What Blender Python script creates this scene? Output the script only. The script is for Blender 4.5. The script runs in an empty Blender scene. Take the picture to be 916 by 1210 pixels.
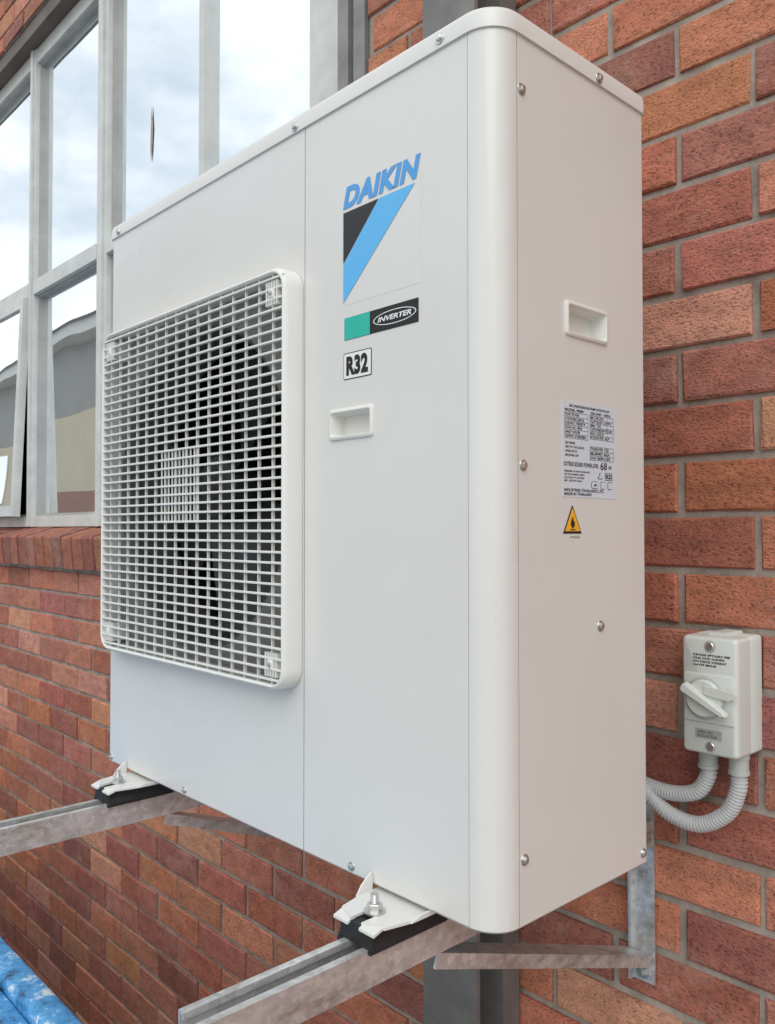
import bpy, bmesh, math, random
from mathutils import Vector, Matrix
random.seed(7)
R = random.random
scene = bpy.context.scene
LIFT = 1.8          # eye height above the ground; scene is modelled about eye level then lifted

# ------------------------------------------------------------------ materials
def newmat(name):
    m = bpy.data.materials.new(name); m.use_nodes = True
    nt = m.node_tree
    return m, nt, nt.nodes['Principled BSDF']

def simple(name, col, rough=0.5, metal=0.0, bump=0.0, bscale=200, var=0.0, vscale=6, spec=0.5, coat=0.0, rvar=0.0):
    m, nt, b = newmat(name)
    b.inputs['Base Color'].default_value = (*col, 1)
    b.inputs['Roughness'].default_value = rough
    b.inputs['Metallic'].default_value = metal
    b.inputs['Specular IOR Level'].default_value = spec
    b.inputs['Coat Weight'].default_value = coat
    tc = nt.nodes.new('ShaderNodeTexCoord')
    if var > 0 or rvar > 0:
        n = nt.nodes.new('ShaderNodeTexNoise'); n.inputs['Scale'].default_value = vscale
        n.inputs['Detail'].default_value = 4; n.inputs['Roughness'].default_value = 0.65
        nt.links.new(tc.outputs['Object'], n.inputs['Vector'])
        if var > 0:
            mr = nt.nodes.new('ShaderNodeMapRange')
            mr.inputs['From Min'].default_value = 0.3; mr.inputs['From Max'].default_value = 0.7
            mr.inputs['To Min'].default_value = 1 - var; mr.inputs['To Max'].default_value = 1 + var * 0.6
            nt.links.new(n.outputs['Fac'], mr.inputs['Value'])
            mx = nt.nodes.new('ShaderNodeVectorMath'); mx.operation = 'SCALE'
            mx.inputs[0].default_value = col
            nt.links.new(mr.outputs['Result'], mx.inputs['Scale'])
            nt.links.new(mx.outputs['Vector'], b.inputs['Base Color'])
        if rvar > 0:
            mr2 = nt.nodes.new('ShaderNodeMapRange')
            mr2.inputs['From Min'].default_value = 0.3; mr2.inputs['From Max'].default_value = 0.7
            mr2.inputs['To Min'].default_value = rough - rvar; mr2.inputs['To Max'].default_value = rough + rvar
            nt.links.new(n.outputs['Fac'], mr2.inputs['Value'])
            nt.links.new(mr2.outputs['Result'], b.inputs['Roughness'])
    if bump > 0:
        n2 = nt.nodes.new('ShaderNodeTexNoise'); n2.inputs['Scale'].default_value = bscale
        n2.inputs['Detail'].default_value = 2
        nt.links.new(tc.outputs['Object'], n2.inputs['Vector'])
        bp = nt.nodes.new('ShaderNodeBump'); bp.inputs['Strength'].default_value = bump
        bp.inputs['Distance'].default_value = 0.002
        nt.links.new(n2.outputs['Fac'], bp.inputs['Height'])
        nt.links.new(bp.outputs['Normal'], b.inputs['Normal'])
    return m

M_body = simple('painted_steel_ivory', (0.70, 0.695, 0.662), 0.30, var=0.025, vscale=3, coat=0.2, rvar=0.05)
M_lid = simple('painted_steel_lid', (0.71, 0.705, 0.67), 0.34, var=0.03, vscale=4)
M_plastic = simple('ivory_plastic', (0.745, 0.74, 0.695), 0.42, var=0.03, vscale=8)
M_grilleshade = simple('grille_shade_grey', (0.17, 0.17, 0.165), 0.6)  # shade on the ivory panel behind the slats, put in as grey
M_bell = simple('bellmouth_grey', (0.085, 0.085, 0.085), 0.5)
M_groove = simple('seam_shadow_gap', (0.32, 0.31, 0.29), 0.7)
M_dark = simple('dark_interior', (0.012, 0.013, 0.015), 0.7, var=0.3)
M_fan = simple('fan_plastic_black', (0.016, 0.018, 0.022), 0.4)
M_coil = simple('coil_fins', (0.04, 0.04, 0.045), 0.5, 0.4)
M_rubber = simple('black_rubber', (0.018, 0.018, 0.019), 0.6, bump=0.3, bscale=150, var=0.3, vscale=30)
M_zinc = simple('zinc_screw', (0.62, 0.62, 0.60), 0.32, 0.9, var=0.2, vscale=80)
M_steelpost = simple('weathered_steel_post', (0.20, 0.195, 0.185), 0.5, 0.25, bump=0.2, bscale=60, var=0.35, vscale=7)
M_alu = simple('window_frame_paint', (0.62, 0.63, 0.60), 0.45, 0.0, var=0.14, vscale=11, bump=0.1, bscale=90)
M_alud = simple('window_frame_darker', (0.40, 0.40, 0.38), 0.5, 0.0, var=0.25, vscale=6)
M_jamb = simple('jamb_post_paint', (0.27, 0.265, 0.25), 0.5, 0.1, var=0.3, vscale=9)
M_lintel = simple('steel_lintel', (0.16, 0.13, 0.11), 0.6, 0.2, var=0.3)
M_blue = simple('logo_blue', (0.075, 0.33, 0.70), 0.35)
M_sky = simple('logo_light_blue', (0.11, 0.46, 0.82), 0.35)
M_black = simple('print_black', (0.012, 0.012, 0.015), 0.35)
M_green = simple('print_teal', (0.02, 0.46, 0.36), 0.35)
M_white = simple('print_white', (0.80, 0.80, 0.78), 0.4)
M_label = simple('label_film', (0.64, 0.71, 0.77), 0.35, var=0.03)
M_film = simple('clear_film', (0.705, 0.70, 0.67), 0.24)
M_yellow = simple('warning_yellow', (0.88, 0.45, 0.03), 0.4)
M_iso = simple('switch_plastic', (0.66, 0.69, 0.64), 0.4, bump=0.03, bscale=300, var=0.03)
M_isod = simple('switch_plastic_grey', (0.46, 0.48, 0.45), 0.4)
M_cond = simple('conduit_grey', (0.56, 0.57, 0.56), 0.5, var=0.06, vscale=20)
M_cream = simple('cream_render', (0.55, 0.48, 0.34), 0.8, var=0.1, vscale=1)
M_greyw = simple('grey_cladding', (0.27, 0.27, 0.25), 0.8, var=0.1, vscale=1)
M_roof = simple('roof_sheet', (0.13, 0.13, 0.14), 0.5, 0.2, var=0.1, vscale=1)
M_farbrick = simple('far_brick', (0.27, 0.10, 0.065), 0.8, var=0.2, vscale=8)
M_conc = simple('concrete_ground', (0.34, 0.335, 0.32), 0.85, bump=0.4, bscale=40, var=0.2, vscale=1.2)
M_smear = simple('dried_smear', (0.40, 0.34, 0.24), 0.8, var=0.4, vscale=60)

def galv():
    m, nt, b = newmat('galvanised_steel')
    tc = nt.nodes.new('ShaderNodeTexCoord')
    v = nt.nodes.new('ShaderNodeTexVoronoi'); v.inputs['Scale'].default_value = 110
    n = nt.nodes.new('ShaderNodeTexNoise'); n.inputs['Scale'].default_value = 22; n.inputs['Detail'].default_value = 6
    n.inputs['Roughness'].default_value = 0.72
    mp = nt.nodes.new('ShaderNodeMapping'); mp.inputs['Scale'].default_value = (1, 0.3, 1)
    nt.links.new(tc.outputs['Object'], mp.inputs['Vector'])
    nt.links.new(tc.outputs['Object'], v.inputs['Vector']); nt.links.new(mp.outputs['Vector'], n.inputs['Vector'])
    r = nt.nodes.new('ShaderNodeValToRGB')
    e = r.color_ramp.elements
    e[0].position = 0.33; e[0].color = (0.32, 0.26, 0.21, 1)
    e[1].position = 0.60; e[1].color = (0.72, 0.73, 0.73, 1)
    e2 = r.color_ramp.elements.new(0.44); e2.color = (0.56, 0.55, 0.53, 1)
    nt.links.new(n.outputs['Fac'], r.inputs['Fac'])
    bw = nt.nodes.new('ShaderNodeRGBToBW'); nt.links.new(v.outputs['Color'], bw.inputs['Color'])
    mr0 = nt.nodes.new('ShaderNodeMapRange'); mr0.inputs['To Min'].default_value = 0.76; mr0.inputs['To Max'].default_value = 1.15
    nt.links.new(bw.outputs['Val'], mr0.inputs['Value'])
    mx = nt.nodes.new('ShaderNodeVectorMath'); mx.operation = 'SCALE'
    nt.links.new(r.outputs['Color'], mx.inputs[0]); nt.links.new(mr0.outputs[0], mx.inputs['Scale'])
    nt.links.new(mx.outputs['Vector'], b.inputs['Base Color'])
    b.inputs['Metallic'].default_value = 0.55
    mr = nt.nodes.new('ShaderNodeMapRange'); mr.inputs['To Min'].default_value = 0.55; mr.inputs['To Max'].default_value = 0.2
    nt.links.new(n.outputs['Fac'], mr.inputs['Value']); nt.links.new(mr.outputs['Result'], b.inputs['Roughness'])
    return m
M_galv = galv()

def brickmat(name):
    m, nt, b = newmat(name)
    L = nt.links
    tc = nt.nodes.new('ShaderNodeTexCoord')
    at = nt.nodes.new('ShaderNodeAttribute'); at.attribute_name = 'bcol'
    n1 = nt.nodes.new('ShaderNodeTexNoise'); n1.inputs['Scale'].default_value = 30; n1.inputs['Detail'].default_value = 5; n1.inputs['Roughness'].default_value = 0.78
    n2 = nt.nodes.new('ShaderNodeTexNoise'); n2.inputs['Scale'].default_value = 280; n2.inputs['Detail'].default_value = 2; n2.inputs['Roughness'].default_value = 0.7
    mp = nt.nodes.new('ShaderNodeMapping'); mp.inputs['Scale'].default_value = (0.6, 1, 1.0)
    L.new(tc.outputs['Object'], mp.inputs['Vector'])
    L.new(mp.outputs['Vector'], n1.inputs['Vector']); L.new(mp.outputs['Vector'], n2.inputs['Vector'])
    r1 = nt.nodes.new('ShaderNodeMapRange'); r1.inputs['From Min'].default_value = 0.3; r1.inputs['From Max'].default_value = 0.7
    r1.inputs['To Min'].default_value = 0.66; r1.inputs['To Max'].default_value = 1.27
    L.new(n1.outputs['Fac'], r1.inputs['Value'])
    r2 = nt.nodes.new('ShaderNodeMapRange'); r2.inputs['From Min'].default_value = 0.31; r2.inputs['From Max'].default_value = 0.48
    r2.inputs['To Min'].default_value = 0.42; r2.inputs['To Max'].default_value = 1.04
    L.new(n2.outputs['Fac'], r2.inputs['Value'])
    ma = nt.nodes.new('ShaderNodeMath'); ma.operation = 'MULTIPLY'
    L.new(r1.outputs[0], ma.inputs[0]); L.new(r2.outputs[0], ma.inputs[1])
    sc = nt.nodes.new('ShaderNodeVectorMath'); sc.operation = 'SCALE'
    L.new(at.outputs['Color'], sc.inputs[0]); L.new(ma.outputs[0], sc.inputs['Scale'])
    n4 = nt.nodes.new('ShaderNodeTexNoise'); n4.inputs['Scale'].default_value = 8; n4.inputs['Detail'].default_value = 7; n4.inputs['Roughness'].default_value = 0.82
    L.new(tc.outputs['Object'], n4.inputs['Vector'])
    r4 = nt.nodes.new('ShaderNodeMapRange'); r4.inputs['From Min'].default_value = 0.52; r4.inputs['From Max'].default_value = 0.74
    r4.inputs['To Min'].default_value = 0.0; r4.inputs['To Max'].default_value = 0.6
    L.new(n4.outputs['Fac'], r4.inputs['Value'])
    mx = nt.nodes.new('ShaderNodeMix'); mx.data_type = 'RGBA'
    L.new(r4.outputs[0], mx.inputs['Factor']); L.new(sc.outputs['Vector'], mx.inputs[6]); mx.inputs[7].default_value = (0.52, 0.33, 0.25, 1)
    L.new(mx.outputs[2], b.inputs['Base Color'])
    b.inputs['Roughness'].default_value = 0.75; b.inputs['Specular IOR Level'].default_value = 0.35
    ad = nt.nodes.new('ShaderNodeMath'); ad.operation = 'ADD'
    L.new(n1.outputs['Fac'], ad.inputs[0]); L.new(n2.outputs['Fac'], ad.inputs[1])
    bp = nt.nodes.new('ShaderNodeBump'); bp.inputs['Strength'].default_value = 0.7; bp.inputs['Distance'].default_value = 0.004
    L.new(ad.outputs[0], bp.inputs['Height']); L.new(bp.outputs['Normal'], b.inputs['Normal'])
    return m
M_brick = brickmat('red_brick')
M_mortar = simple('mortar', (0.37, 0.315, 0.265), 0.95, bump=0.8, bscale=120, var=0.35, vscale=18, spec=0.2)

def glassmat():
    m, nt, b = newmat('window_glass')
    b.inputs['Base Color'].default_value = (0.84, 0.88, 0.90, 1)
    b.inputs['Roughness'].default_value = 0.012
    b.inputs['Metallic'].default_value = 0.9
    tc = nt.nodes.new('ShaderNodeTexCoord')
    n = nt.nodes.new('ShaderNodeTexNoise'); n.inputs['Scale'].default_value = 1.6; n.inputs['Detail'].default_value = 1
    nt.links.new(tc.outputs['Object'], n.inputs['Vector'])
    bp = nt.nodes.new('ShaderNodeBump'); bp.inputs['Strength'].default_value = 0.12; bp.inputs['Distance'].default_value = 0.03
    nt.links.new(n.outputs['Fac'], bp.inputs['Height']); nt.links.new(bp.outputs['Normal'], b.inputs['Normal'])
    return m
M_glass = glassmat()

def bluemat():
    m, nt, b = newmat('worn_blue_paint')
    tc = nt.nodes.new('ShaderNodeTexCoord')
    n = nt.nodes.new('ShaderNodeTexNoise'); n.inputs['Scale'].default_value = 14; n.inputs['Detail'].default_value = 8; n.inputs['Roughness'].default_value = 0.8
    nt.links.new(tc.outputs['Object'], n.inputs['Vector'])
    r = nt.nodes.new('ShaderNodeValToRGB'); e = r.color_ramp.elements
    e[0].position = 0.38; e[0].color = (0.02, 0.06, 0.12, 1)
    e[1].position = 0.60; e[1].color = (0.62, 0.68, 0.70, 1)
    a = e.new(0.45); a.color = (0.05, 0.24, 0.50, 1)
    a2 = e.new(0.55); a2.color = (0.10, 0.36, 0.68, 1)
    nt.links.new(n.outputs['Fac'], r.inputs['Fac']); nt.links.new(r.outputs['Color'], b.inputs['Base Color'])
    b.inputs['Roughness'].default_value = 0.5
    return m
M_bluep = bluemat()

# ------------------------------------------------------------------ helpers
def empty(name):
    o = bpy.data.objects.new(name, None); scene.collection.objects.link(o); return o

def mk(name, verts, faces, mat, parent=None, smooth=None, recalc=True):
    me = bpy.data.meshes.new(name)
    me.from_pydata([tuple(v) for v in verts], [], faces)
    me.update()
    if recalc:
        bm = bmesh.new(); bm.from_mesh(me); bmesh.ops.recalc_face_normals(bm, faces=bm.faces); bm.to_mesh(me); bm.free()
    me.materials.append(mat)
    o = bpy.data.objects.new(name, me); scene.collection.objects.link(o)
    if parent: o.parent = parent
    if smooth is not None:
        for p in me.polygons: p.use_smooth = True
        me.set_sharp_from_angle(angle=math.radians(smooth))
    return o

BF = [(0,3,2,1),(4,5,6,7),(0,1,5,4),(1,2,6,5),(2,3,7,6),(3,0,4,7)]
def boxv(x0,x1,y0,y1,z0,z1):
    return [(x0,y0,z0),(x1,y0,z0),(x1,y1,z0),(x0,y1,z0),(x0,y0,z1),(x1,y0,z1),(x1,y1,z1),(x0,y1,z1)]

def box(name, x0,x1,y0,y1,z0,z1, mat, parent=None, bevel=0.0):
    o = mk(name, boxv(x0,x1,y0,y1,z0,z1), BF, mat, parent)
    if bevel > 0:
        bm = bmesh.new(); bm.from_mesh(o.data)
        bmesh.ops.bevel(bm, geom=list(bm.edges), offset=bevel, segments=2, affect='EDGES', profile=0.5)
        bm.to_mesh(o.data); bm.free()
        for p in o.data.polygons: p.use_smooth = True
        o.data.set_sharp_from_angle(angle=math.radians(50))
    return o

def boxes(name, lst, mat, parent=None):
    V = []; F = []
    for b in lst:
        k = len(V); V += boxv(*b); F += [tuple(i + k for i in f) for f in BF]
    return mk(name, V, F, mat, parent)

def rrect(pts, seg=8):
    out = []; n = len(pts)
    for i, (x, y, r) in enumerate(pts):
        p = Vector((x, y)); a = Vector(pts[i-1][:2]); c = Vector(pts[(i+1) % n][:2])
        if r <= 1e-6:
            out.append((x, y)); continue
        d1 = (a - p).normalized(); d2 = (c - p).normalized()
        ce = p + d1 * r + d2 * r
        for k in range(seg + 1):
            t = math.pi / 2 * k / seg
            q = ce - d2 * r * math.cos(t) - d1 * r * math.sin(t)
            out.append((q.x, q.y))
    return out

def rr(a0, a1, b0, b1, r, seg=8):
    return rrect([(a0,b0,r),(a1,b0,r),(a1,b1,r),(a0,b1,r)], seg)

def loft(name, loops, mat, parent=None, cap0=True, cap1=True, smooth=35):
    V = []; F = []
    n = len(loops[0])
    for l in loops: V += l
    for i in range(len(loops) - 1):
        for j in range(n):
            k = (j + 1) % n
            F.append((i*n+j, i*n+k, (i+1)*n+k, (i+1)*n+j))
    if cap0: F.append(tuple(range(n))[::-1])
    if cap1: F.append(tuple((len(loops)-1)*n + j for j in range(n)))
    return mk(name, V, F, mat, parent, smooth)

def frame(axis):
    w = Vector(axis).normalized()
    u = w.orthogonal().normalized(); v = w.cross(u)
    return u, v, w

def cyl(name, p, axis, prof, mat, parent=None, seg=24, smooth=40):
    u, v, w = frame(axis); p = Vector(p)
    loops = []
    for d, r in prof:
        loops.append([tuple(p + w*d + (u*math.cos(2*math.pi*k/seg) + v*math.sin(2*math.pi*k/seg))*r) for k in range(seg)])
    return loft(name, loops, mat, parent, True, True, smooth)

def join(objs, name):
    me = bpy.data.meshes.new(name); bm = bmesh.new()
    for o in objs: bm.from_mesh(o.data)
    bm.to_mesh(me); bm.free()
    me.materials.append(objs[0].data.materials[0])
    par = objs[0].parent
    for o in objs: bpy.data.objects.remove(o)
    ob = bpy.data.objects.new(name, me); scene.collection.objects.link(ob); ob.parent = par
    return ob

def textmesh(name, s, a0, a1, b0, b1, place, mat, parent, shear=0.0, bold=0.0, spacing=1.0, lines=1.0):
    cu = bpy.data.curves.new(name, 'FONT'); cu.body = s; cu.size = 1.0
    cu.shear = shear; cu.offset = bold; cu.space_character = spacing; cu.space_line = lines
    cu.resolution_u = 4
    to = bpy.data.objects.new(name + '_c', cu); scene.collection.objects.link(to)
    bpy.context.view_layer.update()
    dg = bpy.context.evaluated_depsgraph_get()
    me = bpy.data.meshes.new_from_object(to.evaluated_get(dg))
    bpy.data.objects.remove(to)
    xs = [v.co.x for v in me.vertices]; ys = [v.co.y for v in me.vertices]
    x0, x1, y0, y1 = min(xs), max(xs), min(ys), max(ys)
    for v in me.vertices:
        a = a0 + (v.co.x - x0) / (x1 - x0) * (a1 - a0)
        b = b0 + (v.co.y - y0) / (y1 - y0) * (b1 - b0)
        v.co = Vector(place(a, b))
    me.materials.clear(); me.materials.append(mat)
    o = bpy.data.objects.new(name, me); scene.collection.objects.link(o); o.parent = parent
    return o

# ------------------------------------------------------------------ dimensions (eye level = 0)
XR, W = -0.5552, 0.920
XL = XR - W
YF, D = 0.6688, 0.301
YB = YF + D
ZB, ZT = -0.425, 0.5555
WALL = 1.205

# ================================================================== AIR CONDITIONER
ac = empty('air_conditioner_outdoor_unit')
prof = rrect([(XL, YF, 0.010), (XR, YF, 0.036), (XR, YB, 0.006), (XL, YB, 0.006)], 12)
def inset(pr, d):
    cx = (XL + XR)/2; cy = (YF + YB)/2
    return [(cx + (x-cx)*(1 - d/(W/2)), cy + (y-cy)*(1 - d/(D/2))) for x, y in pr]
zb = ZB
loops = [[(x, y, zb) for x, y in inset(prof, 0.004)], [(x, y, zb + 0.004) for x, y in prof], [(x, y, ZT - 0.006) for x, y in prof]]
body = loft('cabinet', loops, M_body, ac, True, True, 35)
GU0, GU1 = 0.330, 0.892                       # grille, distance from right corner
GX1, GX0 = XR - GU0, XR - GU1
GZ0, GZ1 = -0.213, 0.352
FCX, FCZ = (GX0 + GX1)/2, (GZ0 + GZ1)/2
body.data.materials.append(M_dark); body.data.materials.append(M_groove)
cutters = []
def cutter(o, mat):
    o.data.materials.clear(); o.data.materials.append(mat); cutters.append(o)
cutter(cyl('c1', (FCX, YF - 0.05, FCZ), (0,1,0), [(0, 0.259), (0.30, 0.259)], M_dark, seg=72), M_dark)
def grv(x0,x1,y0,y1,z0,z1): cutter(box('cg', x0,x1,y0,y1,z0,z1, M_groove), M_groove)
sx = XR - 0.3265
grv(sx-0.0006, sx+0.0006, YF-0.01, YF+0.002, ZB-0.01, ZT+0.01)
grv(XR-0.0374, XR-0.0369, YF-0.01, YF+0.0012, ZB-0.01, ZT+0.01)
grv(XR-0.0013, XR+0.01, YF+0.0379, YF+0.0386, ZB-0.01, ZT+0.01)
HF = (XR-0.2727+0.004, XR-0.1884-0.004, 0.1137+0.004, 0.1517-0.004)
HS = (YF+0.1241+0.004, YF+0.2115-0.004, 0.2240+0.004, 0.2645-0.004)
cutter(box('ch', HF[0], HF[1], YF-0.01, YF+0.03, HF[2], HF[3], M_body), M_body)
cutter(box('ch2', XR-0.03, XR+0.01, HS[0], HS[1], HS[2], HS[3], M_body), M_body)
bpy.context.view_layer.update()
for c in cutters:
    md = body.modifiers.new('b', 'BOOLEAN'); md.operation = 'DIFFERENCE'; md.object = c; md.solver = 'EXACT'
    try: md.material_mode = 'TRANSFER'
    except Exception: pass
bpy.context.view_layer.update()
dg = bpy.context.evaluated_depsgraph_get()
nm = bpy.data.meshes.new_from_object(body.evaluated_get(dg))
body.modifiers.clear(); body.data = nm
for c in cutters: bpy.data.objects.remove(c)
for p in nm.polygons: p.use_smooth = True
nm.set_sharp_from_angle(angle=math.radians(25))

# lid
lp = rrect([(XL-0.003, YF-0.003, 0.014), (XR+0.003, YF-0.003, 0.040), (XR+0.003, YB+0.003, 0.010), (XL-0.003, YB+0.003, 0.010)], 12)
lprof = [(0.0, 0.0), (-0.0, 0.017), (0.0008, 0.0200), (0.0022, 0.0222), (0.0045, 0.0235), (0.02, 0.0245)]
zl = ZT - 0.0165
LL = [[(x, y, zl) for x, y in inset(lp, 0.0022)]]
for dd, h in lprof: LL.append([(x, y, zl + h) for x, y in inset(lp, dd)])
loft('lid', LL, M_lid, ac, True, True, 50)

# fan bell mouth, fan, coil
def ring(name, prof, c, seg, mat, par):
    V = []; F = []; n = len(prof)
    for k in range(seg):
        a = 2*math.pi*k/seg
        for (y, r) in prof: V.append((c[0] + r*math.cos(a), y, c[1] + r*math.sin(a)))
    for k in range(seg):
        for j in range(n-1):
            A = k*n+j; B = ((k+1) % seg)*n+j
            F.append((A, B, B+1, A+1))
    return mk(name, V, F, mat, par, 60, recalc=False)
ring('bell_mouth', [(YF-0.0012, 0.2585), (YF+0.002, 0.253), (YF+0.008, 0.248), (YF+0.02, 0.244), (YF+0.09, 0.243), (YF+0.09, 0.249)], (FCX, FCZ), 72, M_bell, ac)
# added grey plate paints shade on the front panel around the round fan opening
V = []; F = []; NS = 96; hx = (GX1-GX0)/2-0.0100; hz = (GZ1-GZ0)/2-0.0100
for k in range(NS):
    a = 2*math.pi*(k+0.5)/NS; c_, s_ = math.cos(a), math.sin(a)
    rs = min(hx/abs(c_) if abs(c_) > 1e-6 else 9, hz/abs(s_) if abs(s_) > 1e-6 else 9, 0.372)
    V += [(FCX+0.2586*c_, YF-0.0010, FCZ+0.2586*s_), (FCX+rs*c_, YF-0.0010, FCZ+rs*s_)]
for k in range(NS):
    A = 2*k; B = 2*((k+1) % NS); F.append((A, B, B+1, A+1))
mk('grille_shade_plate', V, F, M_grilleshade, ac, recalc=False)
cyl('fan_hub', (FCX, YF+0.03, FCZ), (0,1,0), [(0, 0.03), (0.004, 0.048), (0.012, 0.055), (0.085, 0.058)], M_fan, ac, 40)
V = []; F = []
for bl in range(3):
    k0 = len(V); na, nr = 14, 10
    for i in range(na+1):
        for j in range(nr+1):
            r = 0.052 + (0.232-0.052)*j/nr
            sweep = math.radians(82)
            t = i/na
            edge = 0.25*math.sin(math.pi*j/nr*0.5)
            a = math.radians(120*bl + 20) + sweep*t + edge*(1-t)
            y = YF + 0.035 + 0.065*t + 0.010*math.sin(math.pi*t)
            V.append((FCX + r*math.cos(a), y, FCZ + r*math.sin(a)))
    for i in range(na):
        for j in range(nr):
            A = k0 + i*(nr+1)+j; F.append((A, A+1, A+nr+2, A+nr+1))
mk('fan_blades', V, F, M_fan, ac, 60, recalc=False)
boxes('coil', [(FCX-0.24+i*0.006, FCX-0.24+i*0.006+0.0012, YF+0.20, YF+0.225, FCZ-0.24, FCZ+0.24) for i in range(80)], M_coil, ac)
boxes('fan_motor_bracket', [(FCX-0.07, FCX-0.055, YF+0.13, YF+0.15, FCZ-0.245, FCZ+0.245), (FCX+0.055, FCX+0.07, YF+0.13, YF+0.15, FCZ-0.245, FCZ+0.245)], M_coil, ac)

# grille
GP = 0.031
def gl(ins, y, r): return [(a, y, b) for a, b in rr(GX0+ins, GX1-ins, GZ0+ins, GZ1-ins, r, 8)]
fr = [gl(0.0, YF-0.0006, 0.030), gl(0.0, YF-GP+0.008, 0.030), gl(0.0012, YF-GP+0.004, 0.029), gl(0.0030, YF-GP+0.0012, 0.027), gl(0.005, YF-GP, 0.025),
      gl(0.0065, YF-GP+0.0004, 0.024), gl(0.0078, YF-GP+0.0025, 0.022), gl(0.008, YF-GP+0.012, 0.022), gl(0.0085, YF-0.0014, 0.0215)]
loft('grille_frame', fr, M_plastic, ac, False, False, 45)
V = []; F = []
NH = 40; y0 = YF-GP+0.0012
for i in range(1, NH):
    z = GZ0 + (GZ1-GZ0)*i/NH
    q = [(y0, z-0.0010), (y0+0.0008, z-0.0017), (y0+0.0060, z-0.0011), (y0+0.0060, z+0.0011), (y0+0.0008, z+0.0017), (y0, z+0.0010)]
    k = len(V)
    for xx in (GX0+0.006, GX1-0.006):
        for (y, zz) in q: V.append((xx, y, zz))
    for a in range(6): F.append((k+a, k+(a+1) % 6, k+6+(a+1) % 6, k+6+a))
mk('grille_slats', V, F, M_plastic, ac, 40)
vb = []
NV = 17
for i in range(1, NV):
    x = GX0 + (GX1-GX0)*i/NV
    vb.append((x-0.0008, x+0.0008, y0+0.0030, y0+0.0075, GZ0+0.007, GZ1-0.007))
x = FCX-0.057
while x < FCX+0.058:
    vb.append((x-0.0006, x+0.0006, y0+0.0012, y0+0.0034, FCZ-0.056, FCZ+0.056)); x += 0.0114
boxes('grille_ribs', vb, M_plastic, ac)
tabs = []
for cx, sg in ((GX1-0.032, 1), (GX0+0.032, -1)):
    for cz in (GZ1-0.034, GZ0+0.034):
        for dx in (-0.012, -0.006, 0, 0.006, 0.012):
            tabs.append(box('t', cx+dx-0.0012, cx+dx+0.0012, y0+0.0004, YF-0.0016, cz-0.016, cz+0.016, M_plastic, ac))
        tabs.append(box('t', cx-0.005, cx+0.005, y0-0.0008, y0+0.004, cz-0.007, cz+0.007, M_plastic, ac, 0.002))
join(tabs, 'grille_fixing_tabs')

# recessed handles
def handle(name, a0, a1, b0, b1, place):
    L = []
    for ins, c, r in [(0, -0.0002, 0.005), (0.0002, 0.0022, 0.005), (0.0018, 0.0036, 0.0045), (0.0042, 0.0036, 0.0035), (0.0055, 0.001, 0.003), (0.0075, -0.018, 0.003)]:
        L.append([place(a, b, c) for a, b in rr(a0+ins, a1-ins, b0+ins, b1-ins, r, 5)])
    return loft(name, L, M_plastic, ac, False, True, 40)
PF = lambda a, b, c=0.0: (a, YF - c, b)
PS = lambda a, b, c=0.0: (XR + c, a, b)
handle('front_handle', XR-0.2727, XR-0.1884, 0.1137, 0.1530, PF)
handle('side_handle', YF+0.1241, YF+0.2115, 0.2240, 0.2650, PS)

# screws
def screw(p, n, s=1.0, par=None):
    o1 = cyl('s', p, n, [(0, 0.0062*s), (0.0008, 0.0066*s), (0.0014, 0.0062*s), (0.0016, 0.0042*s)], M_zinc, par or ac, 20)
    o2 = cyl('s', Vector(p)+Vector(n)*0.001, n, [(0, 0.0042*s), (0.0030*s, 0.0040*s), (0.0036*s, 0.0030*s)], M_zinc, par or ac, 6, 10)
    return [o1, o2]
S = []
S += screw((XR, YF+0.0455, 0.480), (1,0,0))
S += screw((XR+0.003, YF+0.193, 0.546), (1,0,0))
S += screw((XR, YF+0.0465, 0.070), (1,0,0), 0.95); S += screw((XR, YF+0.0465, -0.352), (1,0,0), 0.95)
S += screw((XR, YF+0.194, -0.1146), (1,0,0)); S += screw((XR, YF+0.288, -0.408), (1,0,0), 0.9)
S += screw((XR-0.075, YF-0.003, 0.549), (0,-1,0), 0.95); S += screw((XR-0.345, YF-0.003, 0.5465), (0,-1,0), 0.95); S += screw((XR-0.885, YF-0.003, 0.5465), (0,-1,0), 0.95)
for u in (0.229, 0.639, 0.905): S += screw((XR-u, YF, -0.4135), (0,-1,0), 0.85)
for cz in (GZ1-0.034, GZ0+0.034): S += screw((GX1-0.032, y0-0.0006, cz), (0,-1,0), 0.5)
join(S, 'cabinet_screws')

# logo and stickers
U = lambda u: XR - u
def flat(name, pts, place, c, mat):
    return mk(name, [place(a, b, c) for a, b in pts], [tuple(range(len(pts)))], mat, ac, recalc=False)
def sheet(name, a0, a1, b0, b1, place, c, mat, r=0.001):
    l = rr(a0, a1, b0, b1, r, 3)
    return loft(name, [[place(a, b, 0.0001) for a, b in l], [place(a, b, c) for a, b in l]], mat, ac, False, True, 30)
sheet('logo_film', U(0.2475), U(0.1080), 0.283, 0.4345, PF, 0.0002, M_film, 0.001)
textmesh('logo_lettering', 'DAIKIN', U(0.2465), U(0.1080), 0.4050, 0.4325, lambda a, b: PF(a, b, 0.0008), M_blue, ac, shear=0.25, bold=0.052, spacing=1.06)
flat('logo_triangle_black', [(U(0.2458), 0.3365), (U(0.180), 0.4005), (U(0.2458), 0.4005)], PF, 0.0008, M_black)
flat('logo_triangle_blue', [(U(0.2458), 0.2860), (U(0.1176), 0.4005), (U(0.1785), 0.4005), (U(0.2458), 0.3350)], PF, 0.0008, M_sky)
sheet('inverter_badge', U(0.244), U(0.1120), 0.2385, 0.2665, PF, 0.0005, M_black)
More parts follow.
